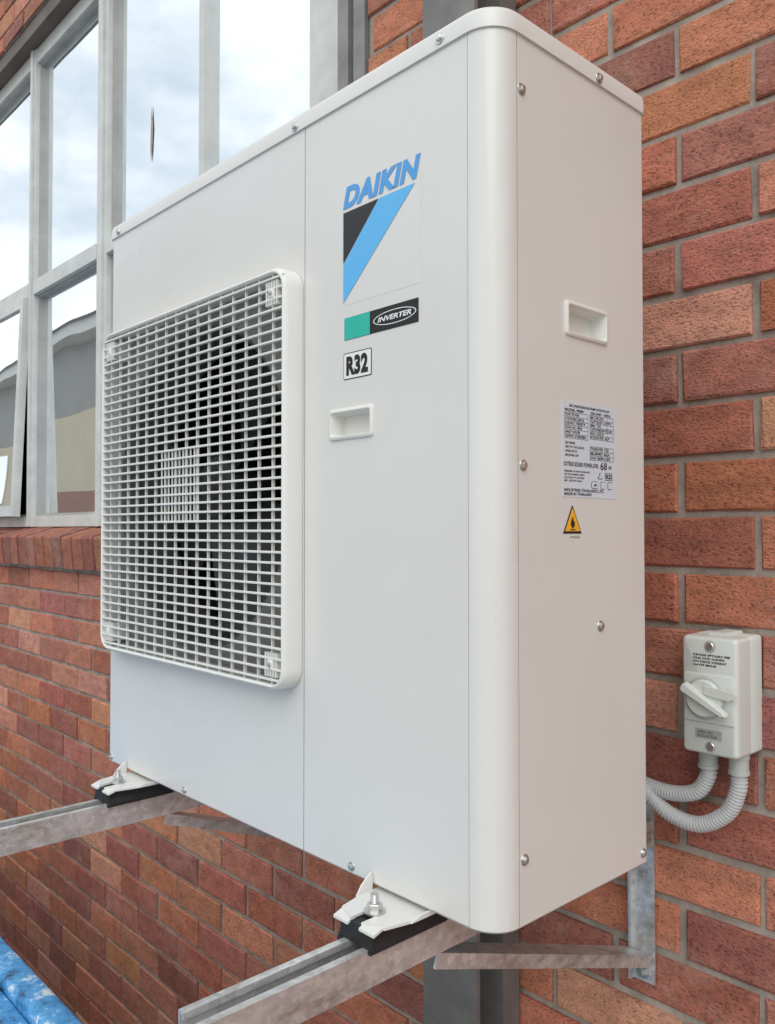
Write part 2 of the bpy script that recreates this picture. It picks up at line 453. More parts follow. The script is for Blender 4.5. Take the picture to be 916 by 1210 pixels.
sheet('inverter_badge_teal', U(0.2435), U(0.1955), 0.2387, 0.2663, PF, 0.0008, M_green)
def oval(cx, cz, rx, rz, wd, n=40):
    V = []; F = []
    for k in range(n):
        a = 2*math.pi*k/n
        V.append(PF(cx+rx*math.cos(a), cz+rz*math.sin(a), 0.0009)); V.append(PF(cx+(rx-wd)*math.cos(a), cz+(rz-wd*0.6)*math.sin(a), 0.0009))
    for k in range(n):
        A = 2*k; B = 2*((k+1) % n); F.append((A, B, B+1, A+1))
    return mk('badge_oval', V, F, M_white, ac, recalc=False)
oval(U(0.1520), 0.2525, 0.0370, 0.0085, 0.0016)
textmesh('badge_lettering', 'INVERTER', U(0.181), U(0.123), 0.2495, 0.2556, lambda a, b: PF(a, b, 0.0010), M_white, ac, shear=0.25, bold=0.03)
sheet('refrigerant_label_border', U(0.2455), U(0.1925), 0.1885, 0.2220, PF, 0.0004, M_black, 0.002)
sheet('refrigerant_label', U(0.2443), U(0.1937), 0.1897, 0.2208, PF, 0.0007, M_white, 0.0015)
textmesh('refrigerant_lettering', 'R32', U(0.2395), U(0.1985), 0.1930, 0.2175, lambda a, b: PF(a, b, 0.0010), M_black, ac, bold=0.055, spacing=1.08)

# rating plate on the side
V0, V1 = YF+0.1175, YF+0.2300
sheet('rating_label', V0, V1, 0.0380, 0.1480, PS, 0.0005, M_label, 0.002)
P2 = lambda a, b: PS(a, b, 0.0009)
textmesh('rating_title', 'AIR CONDITIONER HEATPUMP OUTDOOR UNIT', V0+0.014, V1-0.014, 0.1422, 0.1452, P2, M_black, ac, bold=0.02)
textmesh('rating_model', 'MODEL 90BM        220-240V ~50Hz', V0+0.006, V1-0.012, 0.1372, 0.1402, P2, M_black, ac, bold=0.02)
rows = []
random.seed(3)
def blk(a0, a1, b0, b1, nr, cols):
    h = (b1-b0)/nr
    for i in range(nr+1): rows.append((a0, a1, b0+i*h-0.0002, b0+i*h+0.0002))
    for c in cols + [0, 1]:
        x = a0+(a1-a0)*c; rows.append((x-0.0002, x+0.0002, b0, b1))
blk(V0+0.056, V1-0.006, 0.108, 0.136, 6, [0.45, 0.73])
blk(V0+0.056, V1-0.006, 0.083, 0.099, 3, [0.45, 0.73])
blk(V0+0.005, V0+0.052, 0.106, 0.136, 6, [0.6])
Vv = []; Fv = []
for a0, a1, b0, b1 in rows:
    k = len(Vv); Vv += [PS(a0,b0,0.0009), PS(a1,b0,0.0009), PS(a1,b1,0.0009), PS(a0,b1,0.0009)]; Fv.append((k,k+1,k+2,k+3))
mk('rating_table_rules', Vv, Fv, M_black, ac, recalc=False)
def gib(n, l):
    return '\n'.join(' '.join(''.join(random.choice('ABCDEFHIKLMNOPRSTUVW0123456789') for _ in range(random.randint(2,7))) for _ in range(l)) for _ in range(n))
kw = dict(lines=1.25, bold=0.015)
textmesh('rating_small_print', gib(6, 2), V0+0.006, V0+0.048, 0.1070, 0.1350, P2, M_black, ac, **kw)
textmesh('rating_small_print_b', gib(6, 2), V0+0.057, V1-0.009, 0.1090, 0.1350, P2, M_black, ac, **kw)
textmesh('rating_small_print_c', gib(3, 2), V0+0.057, V1-0.012, 0.0840, 0.0980, P2, M_black, ac, **kw)
textmesh('rating_small_print_e', gib(4, 2), V0+0.006, V0+0.044, 0.0850, 0.1020, P2, M_black, ac, **kw)
textmesh('rating_sound', 'OUTSIDE SOUND POWER LEVEL', V0+0.003, V0+0.074, 0.0738, 0.0788, P2, M_black, ac, bold=0.015)
textmesh('rating_sound_value', '68', V0+0.078, V0+0.092, 0.0722, 0.0812, P2, M_black, ac, bold=0.01)
textmesh('rating_sound_unit', 'dB', V0+0.095, V0+0.102, 0.0738, 0.0780, P2, M_black, ac)
textmesh('rating_print_d', gib(4, 3), V0+0.004, V0+0.055, 0.0560, 0.0690, P2, M_black, ac, **kw)
textmesh('rating_maker', 'INDUSTRIES (THAILAND) LTD.\nMADE IN THAILAND', V0+0.004, V0+0.085, 0.0402, 0.0480, P2, M_black, ac, bold=0.02)
for i, (a, t) in enumerate(((0.077, 'tri'), (0.096, 'box'), (0.066, 'oval'), (0.083, 'box2'), (0.098, 'box3'))):
    cz = 0.0645 if i < 2 else 0.0535
    w_ = 0.0085 if i == 1 else (0.0045 if i != 2 else 0.0078)
    if t == 'tri':
        flat('label_icon', [(V0+a-0.005, cz-0.0035), (V0+a+0.005, cz-0.0035), (V0+a, cz+0.005)], PS, 0.0009, M_black)
        flat('label_icon_in', [(V0+a-0.0036, cz-0.0028), (V0+a+0.0036, cz-0.0028), (V0+a, cz+0.0036)], PS, 0.0011, M_label)
    else:
        r_ = 0.0008 if t != 'oval' else 0.0038
        l1 = rr(V0+a-w_, V0+a+w_, cz-0.0045, cz+0.0045, r_, 4); l2 = rr(V0+a-w_+0.0006, V0+a+w_-0.0006, cz-0.0039, cz+0.0039, r_*0.8, 4)
        flat('label_icon', l1, PS, 0.0009, M_black); flat('label_icon_in', l2, PS, 0.0011, M_label)
        if t == 'box': textmesh('label_icon_text', 'R32', V0+a-0.0068, V0+a+0.0068, cz-0.0030, cz+0.0030, lambda p, q: PS(p, q, 0.0013), M_black, ac, bold=0.04)
        elif t == 'oval': flat('label_icon_glyph', [(V0+a-0.004, cz-0.0015), (V0+a+0.004, cz-0.0008), (V0+a+0.001, cz+0.0018)], PS, 0.0013, M_black)
tc_ = YF+0.1375
def tri(s, c, mat, n):
    flat(n, [(tc_-0.0185*s, 0.0115-0.0155*s), (tc_+0.0185*s, 0.0115-0.0155*s), (tc_+0.0008*s, 0.0115+0.0165*s), (tc_-0.0008*s, 0.0115+0.0165*s)], PS, c, mat)
tri(1.0, 0.0005, M_black, 'warning_triangle_border'); tri(0.82, 0.0008, M_yellow, 'warning_triangle')
flat('warning_flame', [(tc_-0.0015, 0.0025), (tc_+0.0018, 0.0025), (tc_+0.0042, 0.0065), (tc_+0.0030, 0.0105), (tc_+0.0018, 0.0095), (tc_+0.0005, 0.0165), (tc_-0.0018, 0.0115), (tc_-0.0028, 0.0125), (tc_-0.0040, 0.0065)], PS, 0.0011, M_black)
flat('warning_flame_base', [(tc_-0.005, 0.0000), (tc_+0.005, 0.0000), (tc_+0.005, 0.0012), (tc_-0.005, 0.0012)], PS, 0.0011, M_black)
textmesh('warning_code', '3P706-800', tc_-0.005, tc_+0.014, -0.0090, -0.0070, P2, M_black, ac)

# feet
def foot(cx, name):
    e = []
    zf = ZB - 0.0055
    pl = [(cx-0.045, YF+0.03), (cx+0.045, YF+0.03), (cx+0.045, YF-0.018), (cx+0.036, YF-0.056), (cx+0.009, YF-0.066), (cx+0.009, YF-0.038), (cx+0.0, YF-0.029),
          (cx-0.009, YF-0.038), (cx-0.009, YF-0.066), (cx-0.036, YF-0.056), (cx-0.045, YF-0.018)]
    e.append(loft('p', [[(x, y, zf-0.0015) for x, y in pl], [(x, y, zf+0.0015) for x, y in pl]], M_body, ac, True, True, 30))
    for sg in (-1, 1):
        x = cx + sg*0.0455
        hh = 0.022
        if sg < 0: pts = [(YF-0.0015, zf), (YF-0.026, zf), (YF-0.018, zf+hh*0.5), (YF-0.004, zf+hh), (YF-0.0015, zf+hh)]
        else: pts = [(YF+0.03, zf), (YF-0.026, zf), (YF-0.010, zf+0.005), (YF+0.03, zf+0.005)]
        e.append(loft('f', [[(x-0.0013, y, z) for y, z in pts], [(x+0.0013, y, z) for y, z in pts]], M_body, ac, True, True, 30))
    for sg in (-1, 1):
        x0, x1 = sorted((cx+sg*0.0095, cx+sg*0.034))
        pts = [(YF-0.056, zf+0.0015), (YF-0.070, zf-0.003), (YF-0.070, zf-0.006), (YF-0.056, zf-0.0015)]
        e.append(loft('l', [[(x0, y, z) for y, z in pts], [(x1, y, z) for y, z in pts]], M_body, ac, True, True, 30))
    e.append(box('r', cx-0.042, cx+0.042, YB-0.05, YB+0.035, zf-0.0015, zf+0.0015, M_body, ac))
    join(e, name)
    box(name+'_rail', cx-0.040, cx+0.040, YF+0.031, YB-0.051, zf-0.0014, ZB-0.0002, M_body, ac)
    b = [cyl('w', (cx, YF-0.038, zf+0.0015), (0,0,1), [(0, 0.0125), (0.002, 0.0125)], M_zinc, ac, 24),
         cyl('n', (cx, YF-0.038, zf+0.0035), (0,0,1), [(0, 0.0088), (0.0075, 0.0088), (0.0085, 0.0078)], M_zinc, ac, 6, 10),
         cyl('b', (cx, YF-0.038, zf+0.010), (0,0,1), [(0, 0.0048)] + [(0.0008*i, 0.0048 if i % 2 else 0.0042) for i in range(1, 16)], M_zinc, ac, 16)]
    join(b, name+'_bolt')
FX = (-0.700, -1.352)
foot(FX[0], 'foot_right'); foot(FX[1], 'foot_left')

# ================================================================== BRACKETS
RT = -0.4555     # rail top
def bracket(cx, name):
    br = empty(name)
    h = 0.0205; t = 0.0028
    P = [(-h, 0), (-0.011, 0), (-0.011, -0.007), (-0.011-t, -0.007), (-0.011-t, -t), (-h+t, -t), (-h+t, -0.041+t), (h-t, -0.041+t), (h-t, -t), (0.011+t, -t), (0.011+t, -0.007), (0.011, -0.007), (0.011, 0), (h, 0), (h, -0.041), (-h, -0.041)]
    ya, yb = 0.398, WALL-0.006
    loft('strut_arm', [[(cx+x, ya, RT+z) for x, z in P], [(cx+x, yb, RT+z) for x, z in P]], M_galv, br, True, True, 20)
    z0, z1 = -0.712, RT+0.05
    LG = [(-0.017, -0.002), (0.0225, -0.002), (0.0225, -0.006), (-0.013, -0.006), (-0.013, -0.016), (-0.017, -0.016)]
    loft('wall_leg', [[(cx+x+0.0, WALL+y, z0) for x, y in LG], [(cx+x, WALL+y, RT-0.0415) for x, y in LG]], M_galv, br, True, True, 20)
    box('wall_plate', cx-0.017, cx+0.0225, WALL-0.0058, WALL-0.0015, RT-0.041, z1, M_galv, br)
    ys, zs, ye, ze = YF+0.045, RT-0.0405, WALL-0.007, -0.666
    A = Vector((0, ye-ys, ze-zs)).normalized(); N = Vector((0, -A.z, A.y))
    def ang(x, n, s):
        q = Vector((cx, ys, zs)) + A*s + N*n; return (q.x + x, q.y, q.z)
    Ln = math.hypot(ye-ys, ze-zs)
    PB = [(0.0200, 0.0), (0.0200, -0.018), (0.0165, -0.018), (0.0165, -0.0035), (-0.0200, -0.0035), (-0.0200, 0.0)]
    loft('diagonal_brace', [[ang(x, n, s) for x, n in PB] for s in (0.0, Ln)], M_galv, br, True, True, 20)
    for z in (-0.696, RT+0.032):
        cyl('wall_anchor', (cx+0.004, WALL-0.006, z), (0,-1,0), [(0, 0.012), (0.002, 0.012), (0.0022, 0.0085), (0.008, 0.0085), (0.0082, 0.005), (0.012, 0.005)], M_zinc, br, 6, 15)
    zf = ZB - 0.0072
    for y0_, y1_ in ((YF-0.066, YF+0.052), (YB-0.06, YB+0.05)):
        PR = [(-0.029, RT+0.0005), (0.029, RT+0.0005), (0.026, RT+0.011), (0.029, zf-0.001), (-0.029, zf-0.001), (-0.026, RT+0.011)]
        loft('rubber_pad', [[(cx+x, y0_, z) for x, z in PR], [(cx+x, y1_, z) for x, z in PR]], M_rubber, br, True, True, 20)
        CP = [(-0.031, RT-0.014), (-0.0211, RT-0.014), (-0.0211, RT), (-0.031, RT)]
        loft('pad_clip', [[(cx+x, y0_-0.001, z) for x, z in CP], [(cx+x, y1_, z) for x, z in CP]], M_rubber, br, True, True, 20)
        CP = [(0.0255, RT-0.004), (0.0211, RT-0.004), (0.0211, RT), (0.0290, RT)]
        loft('pad_clip_b', [[(cx+x, y0_-0.001, z) for x, z in CP], [(cx+x, y1_, z) for x, z in CP]], M_rubber, br, True, True, 20)
    return br
bracket(FX[0], 'mounting_bracket'); bracket(FX[1], 'mounting_bracket.001')

# ================================================================== BRICK BUILDING
bld = empty('brick_building')
OX0, OX1, OZ0, OZ1 = -6.60, -1.362, -0.018, 2.09
CH, BL = 0.0855, 0.2285
JX, JZ = -0.6328, 0.024
WX0, WX1, WZ0, WZ1 = -9.0, 5.0, -1.8, 3.4
cols = [(0.54,0.20,0.112),(0.51,0.175,0.098),(0.57,0.235,0.14),(0.42,0.142,0.09),(0.52,0.19,0.11),(0.34,0.122,0.09),(0.60,0.275,0.18),(0.48,0.18,0.12),(0.45,0.165,0.12),(0.55,0.215,0.12),(0.39,0.14,0.098)]
BV = []; BFc = []; BC = []
def add_brick(x0, x1, z0, z1, yf, yb, col):
    j = lambda s=0.0016: (R()-0.5)*2*s
    c = 0.0030
    k = len(BV)
    yo = yf + (R()-0.5)*0.004
    tx = (R()-0.5)*0.004
    BV.extend([(x0+j(), yb, z0+j()), (x1+j(), yb, z0+j()), (x1+j(), yb, z1+j()), (x0+j(), yb, z1+j())])
    BV.extend([(x0+j(), yo+c, z0+j()), (x1+j(), yo+c+tx, z0+j()), (x1+j(), yo+c+tx, z1+j()), (x0+j(), yo+c, z1+j())])
    BV.extend([(x0+c+j(), yo+j(.0006), z0+c+j()), (x1-c+j(), yo+tx+j(.0006), z0+c+j()), (x1-c+j(), yo+tx+j(.0006), z1-c+j()), (x0+c+j(), yo+j(.0006), z1-c+j())])
    for a in range(4):
        b = (a+1) % 4
        BFc.append((k+a, k+b, k+4+b, k+4+a)); BC.append(col)
        BFc.append((k+4+a, k+4+b, k+8+b, k+8+a)); BC.append(col)
    BFc.append((k+8, k+9, k+10, k+11)); BC.append(col)
def rcol():
    c = random.choice(cols); f = 0.84 + 0.28*R(); return (c[0]*f, c[1]*f*(0.92+0.16*R()), c[2]*f*(0.9+0.2*R()))
n0 = int(math.floor((WZ0-JZ)/CH)); n1 = int(math.ceil((WZ1-JZ)/CH))
for n in range(n0, n1):
    z0 = JZ + n*CH + 0.0055; z1 = JZ + (n+1)*CH - 0.0055
    off = JX if n % 2 == 0 else JX + (BL+0.0115)/2
    i0 = int(math.floor((WX0-off)/(BL+0.0115)))
    x = off + i0*(BL+0.0115)
    while x < WX1:
        a = x + 0.0055 + (R()-0.5)*0.004; b = x + BL + 0.006 + (R()-0.5)*0.004
        x += BL + 0.0115
        segs = [(a, b)]
        zz0, zz1 = z0, z1
        if z1 > OZ0-0.125 and z0 < OZ1:
            hit = []
            for (p, q) in segs:
                if q <= OX0 or p >= OX1: hit.append((p, q)); continue
                if p < OX0 - 0.03: hit.append((p, OX0))
                if q > OX1 + 0.03: hit.append((OX1, q))
                if z0 < OZ0-0.125-0.02: hit.append((max(p, OX0+0.003), min(q, OX1-0.003))); zz1 = OZ0-0.135
                elif z1 > OZ1+0.03:
                    zz0 = OZ1+0.003; hit.append((max(p, OX0+0.003), min(q, OX1-0.003)))
            segs = hit
        for (p, q) in segs:
            if q-p > 0.015: add_brick(p, q, zz0, zz1, WALL, WALL+0.105, rcol())
def brickmesh(name):
    me = bpy.data.meshes.new(name); me.from_pydata(BV, [], BFc); me.update()
    bm = bmesh.new(); bm.from_mesh(me); bmesh.ops.recalc_face_normals(bm, faces=bm.faces); bm.to_mesh(me); bm.free()
    ca = me.color_attributes.new('bcol', 'FLOAT_COLOR', 'CORNER')
    for p in me.polygons:
        for li in p.loop_indices: ca.data[li].color = (*BC[p.index], 1)
    me.materials.append(M_brick)
    o = bpy.data.objects.new(name, me); scene.collection.objects.link(o); o.parent = bld
    return o
brickmesh('brick_courses')
MY = WALL + 0.0060
boxes('mortar', [(WX0, OX0-0.0005, MY, WALL+0.1, WZ0, WZ1), (OX1+0.0005, WX1, MY, WALL+0.1, WZ0, WZ1), (OX0-0.0005, OX1+0.0005, MY, WALL+0.1, WZ0, OZ0-0.03), (OX0-0.0005, OX1+0.0005, MY, WALL+0.1, OZ1+0.001, WZ1)], M_mortar, bld)
boxes('inner_leaf', [(WX0, OX0-0.05, WALL+0.106, WALL+0.25, WZ0, WZ1), (OX1+0.05, WX1, WALL+0.106, WALL+0.25, WZ0, WZ1), (OX0-0.05, OX1+0.05, WALL+0.106, WALL+0.25, WZ0, OZ0-0.05), (OX0-0.05, OX1+0.05, WALL+0.106, WALL+0.25, OZ1+0.05, WZ1)], M_mortar, bld)
# rowlock sill
SV = []; SF = []; SC = []
x = OX0 - 0.05
while x < OX1 + 0.02:
    w_ = 0.0775 + (R()-0.5)*0.003
    c_ = rcol(); c_ = (c_[0]*0.68, c_[1]*0.68, c_[2]*0.76)
    j = lambda: (R()-0.5)*0.002
    k = len(SV); dy = (R()-0.5)*0.005; dz = (R()-0.5)*0.004
    prof_ = [(WALL+0.105, -0.13), (WALL-0.035+dy, -0.136+dz), (WALL-0.046+dy, -0.030+dz), (WALL-0.042+dy, -0.022+dz), (WALL+0.07, 0.012+dz), (WALL+0.105, 0.012+dz)]
    m_ = len(prof_)
    for xx in (x, x+w_):
        for (y, z) in prof_: SV.append((xx+j(), y, z))
    for a in range(m_):
        b = (a+1) % m_; SF.append((k+a, k+b, k+m_+b, k+m_+a)); SC.append(c_)
    SF.append(tuple(k+i for i in range(m_))); SC.append(c_); SF.append(tuple(k+m_+i for i in range(m_))); SC.append(c_)
    x += w_ + 0.0105
BV, BFc, BC = SV, SF, SC
brickmesh('rowlock_sill')
sp = [(WALL+0.10, -0.128), (WALL-0.026, -0.133), (WALL-0.036, -0.034), (WALL-0.032, -0.028), (WALL+0.07, 0.005), (WALL+0.10, 0.005)]
loft('sill_mortar', [[(OX0-0.04, y, z) for y, z in sp], [(OX1+0.015, y, z) for y, z in sp]], M_mortar, bld, True, True, 20)
box('steel_lintel', OX0-0.1, OX1+0.001, WALL+0.012, WALL+0.095, 2.03, OZ1-0.002, M_lintel, bld)
# window
GY = 1.300; FY = 1.265
mul = [(-1.650, -1.456), (-2.916, -2.831), (-3.591, -3.534), (-4.30, -4.243), (-5.01, -4.925), (-5.72, -5.663), (-6.598, -6.50)]
fz0, fz1 = 0.013, 2.029
TZ = (0.985, 1.042)
fb = [(a, b, FY, 1.345, fz0, fz1) for a, b in mul]
fbs = [(a+(b-a)*0.30, b-(b-a)*0.30, FY-0.009, FY-0.0003, fz0+0.002, fz1-0.002) for a, b in mul[1:]]
fb2 = []
srt = sorted(mul)
for i in range(len(srt)-1):
    a, b = srt[i][1], srt[i+1][0]
    fb2 += [(a, b, FY+0.003, 1.343, fz0+0.001, fz0+0.045), (a, b, FY+0.004, 1.342, fz1-0.06, fz1-0.001), (a, b, FY-0.004, 1.344, TZ[0], TZ[1])]
boxes('window_mullions', fb, M_alu, bld); boxes('mullion_cover_beads', fbs, M_alu, bld); boxes('window_rails', fb2, M_alu, bld)
boxes('window_glazing_bars', [(-2.209, -2.180, FY+0.008, 1.33, TZ[1]+0.001, fz1-0.062)], M_alu, bld)
bd = []
for i in range(len(srt)-1):
    a, b = srt[i][1], srt[i+1][0]
    for z0, z1 in ((fz0+0.045, TZ[0]), (TZ[1], fz1-0.06)):
        bd += [(a+0.0003, a+0.010, FY+0.018, 1.31, z0+0.0104, z1-0.0104), (b-0.010, b-0.0003, FY+0.018, 1.31, z0+0.0104, z1-0.0104), (a+0.0003, b-0.0003, FY+0.019, 1.311, z0+0.0003, z0+0.010), (a+0.0003, b-0.0003, FY+0.019, 1.311, z1-0.010, z1-0.0003)]
boxes('glazing_beads', bd, M_alud, bld)
gl_ = []
for i in range(len(srt)-1):
    a, b = srt[i][1], srt[i+1][0]
    for kk, (z0, z1) in enumerate(((fz0+0.03, TZ[0]+0.01), (TZ[1]-0.01, fz1-0.05))):
        if kk == 0 and abs(b+3.591) < 0.01: continue
        gl_.append((a-0.01, b+0.01, GY, GY+0.006, z0, z1))
V = []; F = []
for i, g in enumerate(gl_):
    k = len(V); vv = boxv(*g); tl = math.radians((R()-0.5)*0.4)
    cxm = (g[0]+g[1])/2
    vv = [(x, y + (x-cxm)*math.tan(tl), z) for x, y, z in vv]
    V += vv; F += [tuple(q+k for q in f) for f in BF]
mk('window_glass', V, F, M_glass, bld)
sm = [(-2.564, 1.235), (-2.559, 1.250), (-2.554, 1.30), (-2.550, 1.345), (-2.555, 1.385), (-2.558, 1.42), (-2.560, 1.425), (-2.565, 1.39), (-2.567, 1.35), (-2.570, 1.29)]
mk('glass_smear', [(x, GY-0.0025, z) for x, z in sm], [tuple(range(len(sm)))], M_smear, bld, recalc=False)
# slightly open awning sash
tilt = math.radians(2.2)
def sashp(x, d, s):
    return (x, FY - 0.004 - s*math.sin(tilt) - d*math.cos(tilt), TZ[0]-0.004 - s*math.cos(tilt) + d*math.sin(tilt))
def sbox(x0, x1, s0, s1, d0, d1):
    return [sashp(x0,d1,s1), sashp(x1,d1,s1), sashp(x1,d0,s1), sashp(x0,d0,s1), sashp(x0,d1,s0), sashp(x1,d1,s0), sashp(x1,d0,s0), sashp(x0,d0,s0)]
xa, xb = -4.240, -3.594; sl = 0.925
V = []; F = []
for b in [(xa, xa+0.035, 0, sl, -0.012, 0.018), (xb-0.035, xb, 0, sl, -0.012, 0.018), (xa+0.035, xb-0.035, 0, 0.04, -0.011, 0.017), (xa+0.035, xb-0.035, sl-0.045, sl-0.001, -0.011, 0.017)]:
    k = len(V); V += sbox(*b); F += [tuple(q+k for q in f) for f in BF]
mk('awning_sash_frame', V, F, M_alu, bld)
mk('awning_sash_glass', sbox(xa+0.03, xb-0.03, 0.03, sl-0.03, 0.0, 0.005), BF, M_glass, bld)
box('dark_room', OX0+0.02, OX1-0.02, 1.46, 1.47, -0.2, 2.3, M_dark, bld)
loft('jamb_post', [[(x, y, z) for x, y in [(-1.455, 1.196), (-1.418, 1.196), (-1.418, 1.212), (-1.402, 1.212), (-1.402, 1.198), (-1.364, 1.198), (-1.364, 1.30), (-1.455, 1.30)]] for z in (0.014, 3.35)], M_jamb, bld, True, True, 20)
# steel column standing against the wall
cx0, cx1, cy0, cy1 = -1.068, -0.9415, 1.0815, 1.197
HC = [(cx0, cy0), (cx1, cy0), (cx1, cy0+0.009), (-1.000, cy0+0.009), (-1.000, cy1-0.045), (cx1, cy1-0.045), (cx1, cy1), (cx0, cy1), (cx0, cy1-0.045), (-1.008, cy1-0.045), (-1.008, cy0+0.009), (cx0, cy0+0.009)]
loft('steel_column', [[(x, y, z) for x, y in HC] for z in (WZ0+0.01, WZ1)], M_steelpost, bld, True, True, 20)
box('column_base_plate', cx0-0.04, cx1+0.04, cy0-0.05, cy1, WZ0, WZ0+0.009, M_steelpost, bld)
box('roof_fascia', WX0-0.1, WX1+0.1, WALL-0.12, WALL+7, WZ1+0.001, WZ1+0.22, M_roof, bld)
boxes('building_sides', [(WX0, WX0+0.2, WALL+0.251, WALL+6.9, WZ0, WZ1), (WX1-0.2, WX1, WALL+0.251, WALL+6.9, WZ0, WZ1)], M_farbrick, bld)

# ================================================================== ISOLATOR SWITCH
iso = empty('isolator_switch')
ix0, ix1, iz0, iz1 = -0.590, -0.5085, -0.316, -0.150
def il(ins, y, r): return [(a, y, b) for a, b in rr(ix0+ins, ix1-ins, iz0+ins, iz1-ins, r, 6)]
loft('switch_base', [il(0, WALL-0.001, 0.006), il(0, WALL-0.034, 0.006), il(0.0015, WALL-0.036, 0.005)], M_iso, iso, True, True, 40)
loft('switch_cover', [il(0.0003, WALL-0.0375, 0.006), il(0.0003, WALL-0.070, 0.006), il(0.001, WALL-0.0755, 0.006), il(0.003, WALL-0.078, 0.005), il(0.005, WALL-0.079, 0.004)], M_iso, iso, True, True, 50)
fy = WALL-0.079
icx = (ix0+ix1)/2; icz = -0.236
for zz in (-0.1635, -0.303):
    cyl('cover_screw_recess', (icx+0.002, fy+0.001, zz), (0,-1,0), [(0, 0.0085), (0.0014, 0.0085)], M_isod, iso, 24)
    cyl('cover_screw', (icx+0.002, fy-0.0005, zz), (0,-1,0), [(0, 0.0062), (0.0012, 0.0062), (0.0022, 0.005)], M_zinc, iso, 20)
box('dial_plinth', ix0+0.005, ix1-0.005, fy-0.003, fy+0.002, icz-0.034, icz+0.034, M_iso, iso, 0.0014)
cyl('dial', (icx-0.004, fy-0.002, icz), (0,-1,0), [(0, 0.030), (0.003, 0.030), (0.004, 0.0285)], M_isod, iso, 40)
cyl('dial_cap', (icx-0.004, fy-0.005, icz), (0,-1,0), [(0, 0.0265), (0.004, 0.026), (0.006, 0.024)], M_iso, iso, 40)
th = math.radians(-28)
def lev(a, b, c):
    return (icx - 0.004 + a*math.cos(th) - b*math.sin(th), fy - 0.008 - c, icz + a*math.sin(th) + b*math.cos(th))
PL = [(-0.033, -0.003), (-0.030, -0.007), (0.015, -0.0055), (0.038, -0.004), (0.041, 0.0), (0.038, 0.004), (0.015, 0.006), (-0.030, 0.008), (-0.033, 0.004)]
loft('lever', [[lev(a, b, 0.002) for a, b in PL], [lev(a*0.98, b*0.9, 0.011) for a, b in PL], [lev(a*0.93, b*0.6, 0.013) for a, b in PL]], M_iso, iso, True, True, 40)
PL2 = [(0.000, 0.008), (0.032, 0.020), (0.041, 0.032), (0.030, 0.033), (-0.006, 0.018)]
loft('lever_guard', [[lev(a, b, 0.0) for a, b in PL2], [lev(a, b, 0.006) for a, b in PL2]], M_iso, iso, True, True, 40)
PL3 = [(-0.028, -0.010), (0.018, -0.010), (0.020, -0.013), (0.010, -0.024), (-0.008, -0.025), (-0.022, -0.018)]
loft('lever_recess', [[lev(a, b, 0.0) for a, b in PL3], [lev(a, b, 0.0012) for a, b in PL3]], M_isod, iso, True, True, 40)
random.seed(5)
textmesh('switch_rating', gib(4, 3), ix0+0.018, ix1-0.010, -0.1920, -0.1745, lambda a, b: (a, fy-0.0004, b), M_black, iso, bold=0.03, lines=1.15)
box('switch_sticker', icx-0.020, icx+0.018, fy-0.0009, fy-0.0001, -0.293, -0.280, M_alud, iso)
textmesh('switch_sticker_text', '240V AC\nISOLATOR', icx-0.017, icx+0.012, -0.2910, -0.2820, lambda a, b: (a, fy-0.0013, b), M_dark, iso)
loft('mount_lug', [[(a, y, b) for a, b in rr(icx-0.014, icx+0.014, iz1-0.004, iz1+0.004, 0.003, 4)] for y in (WALL-0.001, WALL-0.05)], M_iso, iso, True, True, 40)
def sweep(name, ctrl, r, mat, par):
    P = [Vector(c) for c in ctrl]
    P = [P[0]*2-P[1]] + P + [P[-1]*2-P[-2]]
    pts = []
    for i in range(1, len(P)-2):
        for k in range(60):
            t = k/60; a, b, c, d = P[i-1], P[i], P[i+1], P[i+2]
            pts.append(0.5*((2*b)+(-a+c)*t+(2*a-5*b+4*c-d)*t*t+(-a+3*b-3*c+d)*t**3))
    out = [pts[0]]; acc = 0.0; step = 0.0008
    for i in range(1, len(pts)):
        seg = (pts[i]-pts[i-1]); L = seg.length
        if L < 1e-9: continue
        d = step - acc
        while d <= L:
            out.append(pts[i-1] + seg*(d/L)); d += step
        acc = L - (d - step)
    V = []; F = []; sg = 18
    ref = Vector((0, 1, 0))
    for i, p in enumerate(out):
        tn = (out[min(i+1, len(out)-1)] - out[max(i-1, 0)]).normalized()
        u = (ref - tn*ref.dot(tn)).normalized(); ref = u; v = tn.cross(u)
        ph = (i*step) % 0.0048 / 0.0048
        rr_ = r if ph < 0.5 else r*0.84
        for k in range(sg):
            a = 2*math.pi*k/sg; V.append(tuple(p + (u*math.cos(a)+v*math.sin(a))*rr_))
    for i in range(len(out)-1):
        for k in range(sg):
            q = (k+1) % sg; F.append((i*sg+k, i*sg+q, (i+1)*sg+q, (i+1)*sg+k))
    return mk(name, V, F, mat, par, 50)
CY = 1.168
for gx in (-0.5715, -0.5265):
    cyl('conduit_gland', (gx, CY, iz0+0.001), (0,0,-1), [(0, 0.0145), (0.007, 0.0145), (0.008, 0.0135), (0.024, 0.0135), (0.025, 0.0145), (0.030, 0.0145)], M_isod, iso, 28)
sweep('conduit_short', [(-0.5715, CY, -0.340), (-0.5725, CY, -0.358), (-0.590, CY, -0.384), (-0.630, CY, -0.395), (-0.680, CY, -0.391), (-0.74, CY-0.006, -0.375), (-0.795, CY-0.04, -0.348), (-0.820, CY-0.12, -0.332), (-0.824, YB+0.001, -0.330)], 0.0118, M_cond, iso)
sweep('conduit_long', [(-0.5265, CY, -0.340), (-0.528, CY, -0.368), (-0.545, CY, -0.405), (-0.585, CY-0.002, -0.430), (-0.630, CY-0.006, -0.424), (-0.668, CY-0.008, -0.398), (-0.70, CY-0.01, -0.362), (-0.735, CY-0.03, -0.315), (-0.755, CY-0.10, -0.290), (-0.758, YB+0.001, -0.285)], 0.0118, M_cond, iso)

